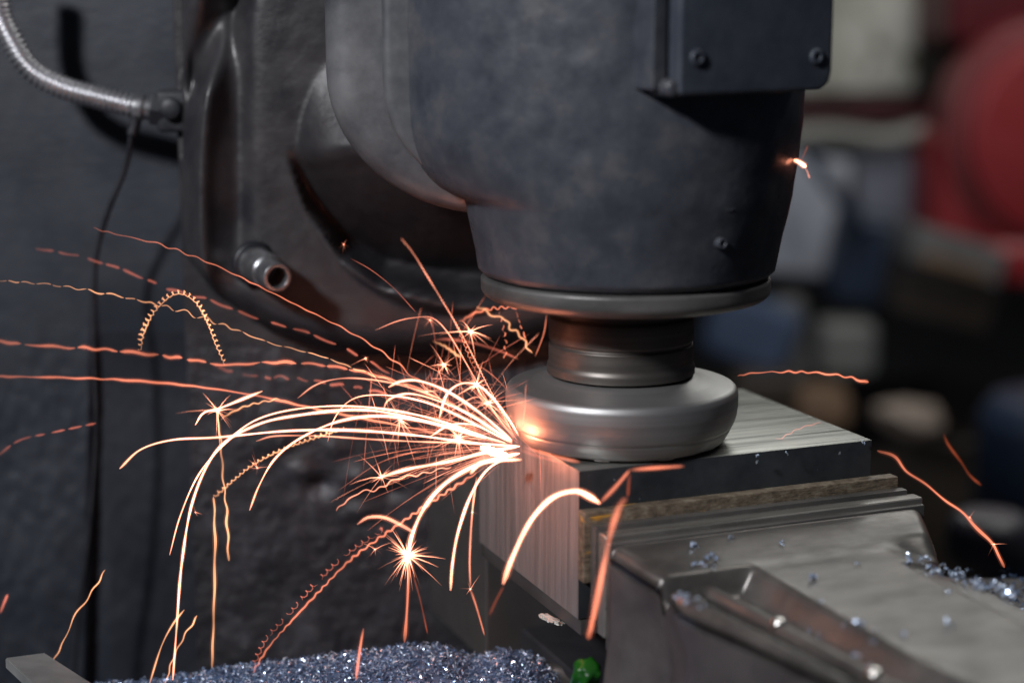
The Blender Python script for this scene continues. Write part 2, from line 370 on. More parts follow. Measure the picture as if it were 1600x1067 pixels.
V, Fc = tube_geo(spline(pathpix([(208, 170), (212, 190), (206, 212)], 12.8), 12)[0], .28, 10); put('cable_outlet', V, Fc, M['black'], hz)
cb = pathpix([(206, 205), (196, 262), (166, 340), (149, 415), (147, 540), (150, 690), (136, 860), (122, 960), (112, 1100)], lambda t: 12.8+1.2*min(t*3, 1))
V, Fc = tube_geo(spline(cb, 140)[0], .14, 8)
tag(put('hanging_cable', V, Fc, M['black']), 'thin black cable hanging down the column from the conduit fitting at upper left', 'cable')

# ================================================================== SOCKET PIPE (bolt boss)
s0, s1 = aty(398, 412, 9.7), aty(434, 434, 6.7); ax = (s1-s0)
L_ = ax.length; ax.normalize()
sp = thing('lubrication_socket', s0, 'short round steel socket with a dark bore sticking out of the casting', 'socket')
V, Fc = lathe(round_prof([(.05, -1), (.86, -1), (.86, L_*.62), (.70, L_*.66), (.70, L_), (.50, L_+.02), (.47, L_-.1), (.44, L_-1.6), (.02, L_-1.6)], .07), s0, 48, ax); put('sleeve', V, Fc, M['socket'], sp)
V, Fc = lathe([(.4, 0), (1.05, 0), (1.12, .1), (1.12, .3), (1.0, .45), (.4, .45)], s0-ax*.3, 48, ax); put('collar', V, Fc, M['black'], sp)

# ================================================================== SPINDLE HEAD
AXX = 4.78
hd = thing('spindle_head', (AXX, 0, 6.2), 'large worn slate grey cast iron spindle head above the spinning cutter', 'spindle head')
prof = [(5.2, 7.38), (6.1, 7.38), (6.32, 7.6), (6.46, 8.3), (6.75, 9.6), (7.0, 10.8), (7.2, 12.4), (7.33, 14), (7.4, 16), (7.42, 18), (7.45, 21), (7.5, 26)]
pp = []
for i in range(len(prof)-1):
    for k in range(6): t = k/6; pp.append((prof[i][0]*(1-t)+prof[i+1][0]*t, prof[i][1]*(1-t)+prof[i+1][1]*t))
pp.append(prof[-1])
def barrel(r, z, t):
    g = max(0, math.cos(t-R(184)))**5
    k = min(max((z-10.7)/3.2, 0), 1); k = math.sqrt(max(0, 1-(1-k)**2))
    nz = noise.fractal(Vector((math.cos(t)*r*.35, math.sin(t)*r*.35, z*.35)), 1, 2, 4)*.07
    return r + 2.0*g*k + nz
V, Fc = lathe(pp, (AXX+.12, 0, 0), 160, rmod=barrel); brl = put('barrel', V, Fc, M['head'], hd)
# gear case behind the barrel: rounded corner at lower left
def corner_outline(xl, zb, r, xr, zt=26, n=14):
    pts = [(xl, zt)]
    for i in range(n+1):
        a = math.pi + (math.pi/2)*i/n; pts.append((xl+r*1.15+r*1.15*math.cos(a), zb+r+r*math.sin(a)))
    return pts + [(xr, zb), (xr, zt)]
xzy = lambda x, z, y: Vector((x, y, z))
from_bm('gear_case', prism(corner_outline(-5.35, 10.6, 4.8, 9), -1.8, 2.0, xzy, .42, 5), M['ring'], hd, auto=50)
from_bm('mounting_ring', prism(corner_outline(-8.1, 9.6, 6.2, 8), 1.2, 9, xzy, 1.5, 7), M['ring'], hd, auto=50)
# clamped bottom flange
V, Fc = lathe(round_prof([(3.3, 6.75), (3.3, 6.22), (4.6, 6.2), (5.4, 6.22), (5.95, 6.36), (6.22, 6.62), (6.24, 7.2), (6.0, 7.28), (5.2, 7.28), (5.2, 7.4)], .14), (AXX+.1, 0, 0), 128); put('bottom_flange', V, Fc, M['flange'], hd)
V, Fc = lathe([(3.0, 6.3), (5.9, 7.2), (5.9, 7.45), (3, 7.45)], (AXX+.1, 0, 0), 96); put('seal_ring', V, Fc, M['black'], hd)
# bolted cover on the right of the barrel
ct = R(27); cax = Vector((math.cos(ct), math.sin(ct), 0)); cay = Vector((-math.sin(ct), math.cos(ct), 0))
P0 = Vector((AXX+math.sin(ct)*8.5, -math.cos(ct)*8.5, aty(1046, 148, -8.3).z)) - cax*2.75
def cvf(x, z, y): return P0 + cax*x + cay*y + Vector((0, 0, z))
W_ = 7.0
cvp = from_bm('cover_plate', prism([(0, 0), (.25, -.05), (W_-.5, .05), (W_-.1, .35), (W_, .8), (W_, 12), (0, 12)], 0, 5.0, cvf, .16, 3), M['cover'], hd, auto=50)
from_bm('cover_flange', prism([(-.75, .15), (-.1, .15), (-.1, 12), (-.75, 12)], .7, 3.0, cvf, .14, 3), M['head'], hd)
for (sx, sz) in ((.75, 1.35), (W_-.8, 1.35)):
    q = cvf(sx, sz, .0)
    V, Fc = lathe(round_prof([(.02, -.1), (.32, -.1), (.32, .08), (.25, .14), (.14, .14), (.12, .04), (.01, .04)], .04), q, 28, -cay); put('screw', V, Fc, M['cover'], cvp)
q = cvf(-.1, .25, .45)
V, Fc = lathe(round_prof([(.02, -1.2), (.34, -1.2), (.34, .25), (.2, .36), (.01, .36)], .06), q, 24, -cay); put('hinge_pin', V, Fc, M['head'], hd)
for (x_, y_, r_) in ((1128, 318, .3), (1112, 378, .22)):
    q = aty(x_, y_, -5.6); n_ = Vector((q.x-AXX, q.y, 0)).normalized(); k = Vector((AXX+.1, 0, q.z))+n_*6.9
    V, Fc = lathe(round_prof([(.02, -.4), (r_, -.4), (r_, .1), (r_*.6, .1), (r_*.5, .02), (.01, .02)], .05), k+n_*.02, 24, n_); put('plug', V, Fc, M['head'], brl)

# ================================================================== FACE MILL
fm = thing('face_mill', (AXX, 0, .02), 'grey steel face milling cutter with dark neck cutting the block', 'milling cutter')
V, Fc = lathe(round_prof([(1, 3.0), (3.22, 3.0), (3.22, 3.35), (3.14, 3.5), (3.14, 4.28), (3.05, 4.33), (3.05, 4.43), (3.14, 4.48), (3.14, 5.45), (2.95, 5.6), (2.95, 7.2), (1, 7.2)], .07), (AXX-.05, 0, 0), 128); put('arbor_neck', V, Fc, M['neck'], fm)
NP = 10
prf = round_prof([(3.9, .35), (4.0, .06), (4.25, .05), (4.5, .16), (4.66, .42), (4.78, .66), (4.785, .7), (4.8, .76), (4.88, .86), (4.97, 1.1), (5.02, 1.3), (5.07, 1.7), (5.06, 2.2), (4.98, 2.4), (4.84, 2.5), (4.5, 2.54), (3.9, 2.62), (3.5, 2.72), (3.1, 2.9), (2.2, 2.9)], .07)
V, Fc = lathe(prf, (AXX, 0, 0), 160); cb_ = put('cutter_body', V, Fc, M['steel'], fm)
proto = None
for i in range(NP):
    a = R(-104+36*i); d = Vector((math.cos(a), math.sin(a), 0)); t = Vector((-d.y, d.x, 0))
    if proto is None:
        fr = lambda x, y, z, d=d, t=t: Vector((AXX, 0, 0)) + d*(4.0+y) + t*x + Vector((0, 0, z))
        proto = from_bm('insert', box(-.34, .34, 0, .36, .04, .46, fr, .06, 2), M['steel'], cb_); base_a = a
    else:
        c = proto.copy(); C.objects.link(c); c.parent = cb_
        c.rotation_euler = (0, 0, a-base_a)

# ================================================================== WORKPIECE
BL, BW, BH = 14.05, 11.4, 6.35
bm = box(0, BL, 0, BW, -BH, -.03, uv, .035, 2)
for f in bm.faces:
    n = f.normal; bm.normal_update()
bm.normal_update(); bmesh.ops.recalc_face_normals(bm, faces=bm.faces)
for f in bm.faces:
    n = f.normal
    f.material_index = 0 if n.z > .7 else (1 if n.dot(-AX) > .7 else 2)
o = from_bm('steel_block', bm, M['top'], mats=[M['sawn'], M['scale']], origin=uv(BL/2, BW/2, -BH))
tag(o, 'thick rectangular steel block being milled, bright top and sawn end', 'steel block')

# ================================================================== VISE
vz = thing('machine_vise', uv(7, 2, -13), 'heavy grey machine vise clamping the steel block, with chips on its jaw', 'vise')
from_bm('jaw_plate', box(-.05, 15.05, -.66, -.03, -4.6, -1.62, uv, .07, 2), M['rust'], vz)
from_bm('step_ledge', box(.22, 15.2, -1.16, -.70, -6, -2.1, uv, .05, 2), M['groove'], vz)
from_bm('step_ledge', box(.30, 15.5, -1.92, -1.20, -6.6, -2.27, uv, .13, 3), M['ledge'], vz)
from_bm('step_ledge', box(.34, 15.35, -2.25, -1.95, -7, -2.5, uv, .08, 3), M['groove'], vz)
def uL(v): return lerp_tab([(-24, 3.6), (-16.6, 2.2), (-14.3, 1.7), (-11, 1.15), (-8.85, .72), (-7.6, .6), (-6.3, .95), (-5.2, 1.3), (-4.4, .95), (-3.4, .6), (-2.2, .32)], v)
def uR(v): return lerp_tab([(-24, 14.5), (-14, 13.2), (-12, 12.9), (-7.2, 12.9), (-6.4, 13.0), (-5.6, 13.8), (-4.5, 14.2), (-2.2, 15.2)], v)
def ztop(u, v, s):
    z = -2.62 - .55*sm(-2.2, -5.5, v)
    c = lerp_tab([(-24, 4.5), (-16, 3.6), (-6, 2.9)], v)          # channel along the left side
    hw = lerp_tab([(-24, 1.2), (-16, 1.15), (-6, 1.75)], v)
    k = sm(hw+(.2 if u < c else .8), hw-.15, abs(u-c)) * sm(-4.95, -5.3, v) * sm(-21, -19, v)
    z -= 1.05*k
    z += .16*sm(1.0, 0, abs(u-(c-hw-.45))/.7) * sm(-5, -6, v)         # raised lip of the channel
    z -= .5*sm(11.2, 13.3, u)*sm(-4.2, -5.6, v)*sm(-9.5, -6.5, v)
    z -= .28*sm(10.9, 11.3, u)*sm(-6.6, -7.2, v)
    z += noise.fractal(Vector((u*.4, v*.4, 2)), 1, 2, 3)*.008
    return z
NV, NU = 150, 110; vs_, fs = [], []
for j in range(NV+1):
    v = -2.27-(24-2.27)*j/NV; a, b = uL(v), uR(v)
    for i in range(NU+1):
        s = i/NU; u = a+(b-a)*s; z = ztop(u, v, s)
        e = min(u-a, b-u); z -= .45*(1-math.sqrt(max(0, 1-(1-min(e/.6, 1))**2)))
        vs_.append(uv(u, v, z))
for j in range(NV):
    for i in range(NU):
        k = j*(NU+1)+i; fs.append((k, k+NU+1, k+NU+2, k+1))
ntop = len(fs)
ring = [j*(NU+1) for j in range(NV+1)] + [NV*(NU+1)+i for i in range(1, NU+1)] + [j*(NU+1)+NU for j in range(NV-1, -1, -1)] + [i for i in range(NU-1, 0, -1)]
prev = ring
for lev, (dz, out) in enumerate(((-.35, .07), (-1.6, .0), (-3.2, .05), (-5.2, .35), (-8.5, .5))):
    cur = []
    for q, r_ in enumerate(ring):
        p = vs_[r_]; u, v = touv(p)
        mid = (uL(max(v, -24))+uR(max(v, -24)))/2; sgn = -1 if u < mid else 1
        hol = 0
        if sgn < 0 and lev in (1, 2, 3): hol = .38*sm(-3.0, -4.0, v)*sm(-8.6, -7.4, v)*(1 if lev < 3 else .5)      # hollow in the side face
        cur.append(len(vs_)); vs_.append(uv(u+sgn*(out-hol) if abs(v+2.27) > .01 else u, v, p.z+dz if lev < 4 else -11.5))
    for k in range(len(ring)):
        k2 = (k+1) % len(ring); fs.append((prev[k], prev[k2], cur[k2], cur[k]))
    prev = cur
o = put('moving_jaw', vs_, fs, M['jaw'], vz, mats=[M['jawside']], fmat=lambda i: 0 if i < ntop+len(ring) else 1)
# rod lying in the channel with two bright screw heads
r0, r1 = uv(3.1, -5.3, -3.85), uv(4.1, -17, -3.85)
V, Fc = tube_geo([r0.lerp(r1, i/20) for i in range(21)], .3, 14); put('channel_rod', V, Fc, M['jaw'], vz)
for t in (.40, .86):
    q = r0.lerp(r1, t)+Vector((0, 0, .2))
    V, Fc = lathe(round_prof([(.02, -.3), (.3, -.3), (.3, .1), (.2, .24), (.02, .26)], .09), q, 24); put('screw_head', V, Fc, M['carbide'], vz)
# fixed jaw behind, strips under the block and the bed
from_bm('parallel_strip', box(.15, 13.5, .05, BW-.1, -7.1, -BH-.02, uv, .05, 2), M['greyiron'], vz)
from_bm('fixed_jaw', box(.35, 15.2, BW+.1, BW+8.5, -12.6, -2.3, uv, .2, 3), M['greyiron'], vz)
from_bm('fixed_jaw_plate', box(.1, 14.8, BW+.02, BW+.9, -7, -1.7, uv, .06, 2), M['greyiron'], vz)
from_bm('vise_bed', box(2.2, 16, -20, 16, -13.2, -11.0, uv, .3, 3), M['table'], vz)
q = atz(862, 1075, -11.5)
V, Fc = lathe(round_prof([(.1, -1.8), (2.7, -1.8), (2.7, -.6), (2.4, 0), (1.6, .1), (1.4, -.2), (.1, -.2)], .2), (q.x-.5, q.y+.5, -11.3), 48)
put('swivel_base', V, Fc, M['greyiron'], vz)

# machine table under it all
tag(from_bm('machine_table', box(-34, 60, -24, 3.4, -19, -13.3, wxyz, .4, 3), M['table']), 'black oily machine table beneath the vise and the chip heap', 'machine table')

# small shop things close by
q = aty(862, 968, -3.4)
bm = bmesh.new(); bmesh.ops.create_icosphere(bm, subdivisions=3, radius=1)
for v in bm.verts:
    n = 1+noise.fractal(v.co*2.3, 1, 2, 3)*.5; v.co = Vector((v.co.x*.5*n, v.co.y*.3*n, v.co.z*.13*n)); v.co = Matrix.Rotation(R(22), 3, 'Y') @ v.co + q
M['scrap'] = surf('pale_scrap', (.35, .33, .3), (.7, .68, .62), (.3, .5), nscale=60)
tag(from_bm('scrap_flake', bm, M['scrap']), 'small whitish crumpled scrap under the lower edge of the steel block', 'scrap')
q = aty(914, 1058, -7)
gk = thing('green_knob', q-Vector((0, 0, 3)), 'shiny bright green plastic knob half hidden under the vise', 'knob')
V, Fc = lathe(round_prof([(.05, -1.6), (.4, -1.6), (.42, -.6), (.5, -.3), (.55, .3), (.5, .7), (.3, .85), (.05, .85)], .2), q, 40, Vector((.25, -.5, .8)).normalized(), rmod=lambda r, z, t: r*(1+.12*math.cos(6*t)+.25*noise.noise(Vector((math.cos(t)*1.5, math.sin(t)*1.5, z*1.6)))) if r > .4 else r); put('grip', V, Fc, M['green'], gk)
V, Fc = lathe([(.02, 0), (.35, 0), (.35, 1.6), (.02, 1.6)], q-Vector((.25, -.5, .8)).normalized()*3, 20, Vector((.25, -.5, .8)).normalized()); put('stem', V, Fc, M['black'], gk)
# flat bar, lower left
b0 = aty(8, 1027, -2); b1 = aty(70, 1019, -.2); b2 = aty(196, 1100, -8); b3 = aty(95, 1108, -9)
bm = bmesh.new(); t_ = [bm.verts.new(p) for p in (b0, b1, b2, b3)]; l_ = [bm.verts.new(p-Vector((0, 0, .5))) for p in (b0, b1, b2, b3)]
bm.faces.new(t_); bm.faces.new(l_[::-1])
for i in range(4): bm.faces.new((t_[i], t_[(i+1) % 4], l_[(i+1) % 4], l_[i]))
bmesh.ops.bevel(bm, geom=list(bm.edges), offset=.05, segments=2, affect='EDGES')
tag(from_bm('flat_bar', bm, M['bar']), 'flat bare grey steel bar tip poking in at the lower left corner', 'steel bar')

# ================================================================== CHIPS
def curl(n=5, r=.14, w=.07, turn=2.4, rise=.03):
    vs_, fs = [], []
    for i in range(n+1):
        a = turn*i/n; c = Vector((math.cos(a)*r, math.sin(a)*r, rise*i)); vs_ += [c, c+Vector((0, 0, w))]
    for i in range(n): fs.append((2*i, 2*i+2, 2*i+3, 2*i+1))
    return vs_, fs
def moundz(x, y):
    """height of the heap of chips on the table"""
    h = lerp_tab([(-22, .3), (-17, 1.0), (-13.3, 1.75), (-9.5, 2.3), (-4.6, 3.0), (-3.2, 2.95), (-1.9, 2.35), (-1.2, 2.5), (-.4, 2.75), (.9, 2.5), (2.2, 1.5), (3.4, .1)], x)
    return -13.3 + h*math.exp(-((y-.4)/3.4)**4)
vs_, fs = [], []
NXm, NYm = 70, 40
x0, x1, y0, y1 = -24, 4.5, -7, 3.4
for j in range(NYm+1):
    for i in range(NXm+1):
        x = x0+(x1-x0)*i/NXm; y = y0+(y1-y0)*j/NYm
        vs_.append(Vector((x, y, moundz(x, y) + .14*noise.noise(Vector((x*2, y*2, 0))))))
for j in range(NYm):
    for i in range(NXm):
        a = j*(NXm+1)+i; fs.append((a, a+1, a+NXm+2, a+NXm+1))
nmound = len(fs)
rnd = random.Random(11)
for k in range(12000):
    x = rnd.uniform(-22, 3.6); y = rnd.uniform(-4.5, 3.3)
    z = moundz(x, y) + rnd.uniform(0, .2)
    if z < -13.0: continue
    cv, cf = curl(3, rnd.uniform(.07, .2), rnd.uniform(.03, .085), rnd.uniform(1.0, 2.6), rnd.uniform(0, .06))
    rot = Matrix.Rotation(rnd.uniform(0, 6.28), 3, 'Z') @ Matrix.Rotation(rnd.uniform(0, 3.1), 3, 'X') @ Matrix.Rotation(rnd.uniform(0, 6.28), 3, 'Z')
    b_ = len(vs_); vs_ += [rot @ c + Vector((x, y, z)) for c in cv]; fs += [tuple(b_+i for i in f) for f in cf]
o = put('metal_swarf', vs_, fs, M['chipdark'], mats=[M['chip']], smooth=False, origin=(-6, 0, -13.2))
rr = random.Random(5); mi = [0]*nmound
while len(mi) < len(o.data.polygons): mi += [1 if rr.random() < .5 else 0]*3
o.data.polygons.foreach_set('material_index', mi[:len(o.data.polygons)])
tag(o, 'heap of tiny curled bluish steel shavings at the bottom of the picture', 'metal shavings', kind='stuff')

protos = []
for k in range(6):
    cv, cf = [], []
    for m_ in range(3):
        a, b_ = curl(5, rnd.uniform(.07, .15), rnd.uniform(.05, .1), rnd.uniform(2, 4.5), .02)
        rot = Matrix.Rotation(rnd.uniform(0, 6.28), 3, 'Z') @ Matrix.Rotation(rnd.uniform(0, 3.1), 3, 'X')
        n0 = len(cv); cv += [rot @ c for c in a]; cf += [tuple(n0+i for i in f) for f in b_]
    me = bpy.data.meshes.new('metal_chip'); me.from_pydata([tuple(c*S) for c in cv], [], cf); me.materials.append(M['chip']); protos.append(me)
def chip(p, label, group, s=1):
    o = bpy.data.objects.new('metal_chip', rnd.choice(protos)); C.objects.link(o); o.location = p*S
    o.rotation_euler = (rnd.uniform(0, 6), rnd.uniform(0, 6), rnd.uniform(0, 6)); o.scale = (s, s, s); tag(o, label, 'metal chip', group)
def jawz(u, v):
    if -.66 < v < 0: return -1.62
    if -1.2 < v <= -.66: return -2.12
    if -1.75 < v <= -1.2: return -2.26
    if -2.27 < v <= -1.75: return -2.44
    return ztop(u, v, .5)
def on_jaw(px, py):
    z = -3
    for _ in range(12): u, v = touv(atz(px, py, z)); z = jawz(u, v)
    return uv(u, v, z+.1)
for (x, y, s, lb) in (
    (1087, 856, 1.3, 'bright bluish chip alone on the jaw near its left corner'),
    (1223, 850, 1.1, 'bluish chip on the jaw right of the one near the left corner'),
    (1143, 803, .9, 'tall chip standing on the step beside the rusty jaw plate, leftmost of three'),
    (1160, 800, 1.0, 'pale chip in the middle of three on the jaw step'),
    (1196, 796, .8, 'small chip on the jaw step, rightmost of three'),
    (1273, 908, 1.3, 'blue chip in the open middle of the wide jaw top'),
    (1284, 944, .9, 'dull small chip just below the blue one on the wide jaw top'),
    (1340, 884, .8, 'dark little chip on the jaw top toward its back'),
    (1482, 978, 1.3, 'bright blue chip on the jaw top near the right frame edge'),
    (1480, 926, .9, 'faint chip on the jaw top above the bright blue one'),
    (1415, 993, .8, 'dull chip on the lower part of the jaw top'),
    (1050, 770, .7, 'tiny chip lying on the rusty jaw plate at its left part'),
    (1265, 737, .7, 'tiny chip on the rusty jaw plate against the black block face')):
    chip(on_jaw(x, y), lb, 'loose chips on the vise jaw', s)
for (x, y, lb) in ((1183, 712, 'tiny bright chip on the front edge of the block top'), (1229, 708, 'second tiny chip right of the first on the block edge'), (1350, 691, 'tiny chip at the right corner of the block top edge')):
    chip(atz(x, y, 0)+Vector((0, 0, .02)), lb, 'chips on the block edge', .6)
for k in range(46):
    t = rnd.random()**1.3; x = 1062+330*t+rnd.uniform(-12, 12); y = 925+125*t+rnd.uniform(-14, 16)
    if rnd.random() < .35: x, y = 1085+rnd.uniform(-32, 30), 930+rnd.uniform(-14, 16)
    chip(on_jaw(x, y), 'small bluish steel chip lying in the channel of the vise jaw', 'chips in the jaw channel', rnd.uniform(.6, 1.0))
for k in range(48):
    t = rnd.random(); chip(on_jaw(1422+190*t+rnd.uniform(-6, 6), 876+66*t+rnd.uniform(-8, 8)), 'small bluish steel chip in the row along the right rim of the vise jaw', 'chips along the right jaw rim', rnd.uniform(.6, 1.1))

# swarf lying on the table at the far right behind the vise
vs_, fs = [], []
for k in range(1800):
    x, y = rnd.uniform(15, 34), rnd.uniform(-7, 6); z = -8.6+rnd.uniform(0, .5)+.4*noise.noise(Vector((x*.6, y*.6, 1)))
    cv, cf = curl(3, rnd.uniform(.1, .22), rnd.uniform(.06, .12), rnd.uniform(1.2, 4.0), .03)
    rot = Matrix.Rotation(rnd.uniform(0, 6.28), 3, 'Z') @ Matrix.Rotation(rnd.uniform(0, 3.1), 3, 'X')
    b_ = len(vs_); vs_ += [rot @ c + Vector((x, y, z)) for c in cv]; fs += [tuple(b_+i for i in f) for f in cf]
tag(put('metal_swarf', vs_, fs, M['chipdark'], smooth=False, origin=(22, 0, -8.6)), 'dark blurred steel shavings on the tray at the right edge', 'metal shavings', kind='stuff')
tag(from_bm('chip_tray', box(14.6, 40, -7.5, 7, -13.2, -8.7, wxyz, .3, 2), M['table']), 'black tray holding dark shavings at the right edge behind the vise', 'tray')

# ================================================================== BLURRED WORKSHOP BEHIND (right)
def bx(name, l, t, r, b, Y, depth, mat, label, cat, bev=1.2, parent=None, tilt=0, hidden=0):
    p, q = aty(l, t, Y), aty(r, b, Y)
    fr = lambda x, y, z: Vector((x, y, z))
    bm = box(p.x, q.x, Y, Y+depth, q.z, p.z, fr, bev, 3)
    if tilt:
        c = (p+q)/2; m_ = Matrix.Rotation(R(tilt), 4, 'Y'); bmesh.ops.transform(bm, matrix=Matrix.Translation(c) @ m_ @ Matrix.Translation(-c), verts=bm.verts)
    o = from_bm(name, bm, mat, parent)
    if parent is None: tag(o, label, cat)
    return o
# red machine
rm = thing('red_machine', aty(1560, 700, 230), 'big blurred red machine with a rounded guard at the right edge', 'machine')
bx('upper_body', 1488, -90, 1760, 70, 236, 30, M['darkred'], None, None, 3, rm)
gcen = aty(1640, 205, 226)
def disc(name, rx, rz, y0, y1, mat, parent, c):
    bm = bmesh.new(); pts = [(c.x+rx*math.cos(a), c.z+rz*math.sin(a)) for a in [2*math.pi*i/48 for i in range(48)]]
    return from_bm(name, prism(pts, y0, y1, xzy, 1.2, 3), mat, parent, auto=60)
disc('guard_rim', 18.0, 19.5, 226, 240, M['pink'], rm, gcen)
disc('guard_face', 15.3, 17.0, 223, 230, M['red'], rm, gcen+Vector((.6, 0, -1.2)))
bx('front_body', 1466, 190, 1760, 430, 227.5, 26, M['red'], None, None, 6, rm)
bx('lower_body', 1540, 380, 1760, 450, 222, 20, M['red'], None, None, 3, rm)
# cream cabinet
bx('cream_cabinet', 1230, -90, 1432, 146, 260, 30, M['cream'], 'stained cream cabinet door blurred behind the spindle head', 'cabinet', 1.5)
bx('dark_pillar', 1434, -90, 1500, 150, 262, 20, M['dkbrown'], 'dark brown steel pillar between the cream cabinet and the red machine', 'pillar')
bx('shelf_board', 1150, 158, 1520, 192, 250, 24, M['wineblack'], 'dark wine red shelf edge below the cream cabinet', 'shelf', .6)
pb = pathpix([(1225, 215), (1300, 210), (1380, 219), (1440, 207), (1530, 200)], 244)
V, Fc = tube_geo(spline(pb, 40)[0], 1.9, 16); tag(put('sagging_pipe', V, Fc, M['pipe']), 'pale grey horizontal pipe under the dark wine red shelf', 'pipe')
bx('grey_sheet', 1180, 245, 1318, 430, 240, 8, M['palegrey'], 'pale grey upright sheet just right of the spindle head', 'sheet', 1.5, tilt=6)
bx('grey_sheet', 1338, 240, 1462, 350, 246, 8, M['midgrey'], 'mid grey sheet left of the red machine', 'sheet', 1.5, tilt=-8)
V, Fc = tube_geo([aty(1262, 238, 232), aty(1352, 370, 228)], 1.3, 12); tag(put('slanting_bar', V, Fc, M['navy']), 'dark bar slanting across the gap between two grey sheets', 'bar')
bx('blue_bin', 1310, 345, 1440, 480, 230, 16, M['navy'], 'dark blue bin below the grey sheets', 'bin', 2, tilt=8)
bc = thing('parts_crate', aty(1490, 500, 215), 'tilted dark crate with a grey lid under the red machine', 'crate')
bx('lid', 1425, 375, 1572, 430, 214, 18, M['boxgrey'], None, None, .8, bc, tilt=16)
bx('crate_body', 1405, 425, 1555, 505, 217, 16, M['dkbrown'], None, None, .8, bc, tilt=14)
bx('rusty_edge', 1440, 408, 1545, 424, 213.2, 1.2, M['brown'], None, None, .3, bc, tilt=15)
bx('blue_cloth_bundle', 1110, 470, 1245, 575, 226, 10, M['bluecloth'], 'dark blue cloth hanging just right of the cutter neck', 'cloth', 3, tilt=20)
bx('grey_post', 1215, 470, 1265, 600, 232, 8, M['boxgrey'], 'narrow grey block beside the blue cloth', 'block', 1.5, tilt=-10)
bx('olive_tin', 1285, 508, 1372, 590, 224, 10, M['olive'], 'dull greenish grey tin in the blurred background right of the cutter', 'tin', 2)
bx('brown_board', 1250, 618, 1328, 668, 212, 12, M['brown'], 'small brown wooden board behind the steel block', 'board', 1)
bx('brown_board', 1150, 590, 1250, 640, 216, 12, M['dkbrown'], 'dark brown board low behind the cutter rim', 'board', 1)
q = aty(1424, 652, 205); bm = bmesh.new(); bmesh.ops.create_icosphere(bm, subdivisions=3, radius=1)
for v in bm.verts:
    n = 1+.3*noise.noise(v.co*1.7); v.co = q+Vector((v.co.x*6.2*n, v.co.y*4*n, v.co.z*2.9*n-v.co.x*.9))
tag(from_bm('beige_sack', bm, M['beige']), 'soft beige sack lying behind the right end of the block', 'sack')
nd = thing('navy_drum', aty(1640, 900, 150), 'dark navy drum at the right edge below the red machine', 'drum')
q = aty(1640, 900, 150)
V, Fc = lathe(round_prof([(.1, 0), (10.8, 0), (10.8, 8), (11.1, 8.3), (10.8, 8.6), (10.8, 22.5), (9, 25.4), (.1, 26.4)], .8), q, 64); put('shell', V, Fc, M['navy'], nd)
V, Fc = lathe(round_prof([(.1, 0), (2.4, 0), (2.4, .9), (.1, .9)], .3), q+Vector((-3, -2, 25.9)), 32); put('bung', V, Fc, M['boxgrey'], nd)
q = aty(1545, 870, 60)
V, Fc = lathe(round_prof([(.1, 0), (3.2, 0), (3.5, 1.3), (3.4, 3.3), (2.6, 4.1), (.1, 4.2)], .5), q-Vector((0, 0, .4)), 64); tag(put('round_cap', V, Fc, M['plum']), 'rounded dark plum cap standing behind the right end of the vise', 'cap')
bx('workbench', 1080, 690, 2100, 1000, 235, 60, M['dkbrown'], 'dark workbench carrying the blurred things behind the block', 'workbench', 1)

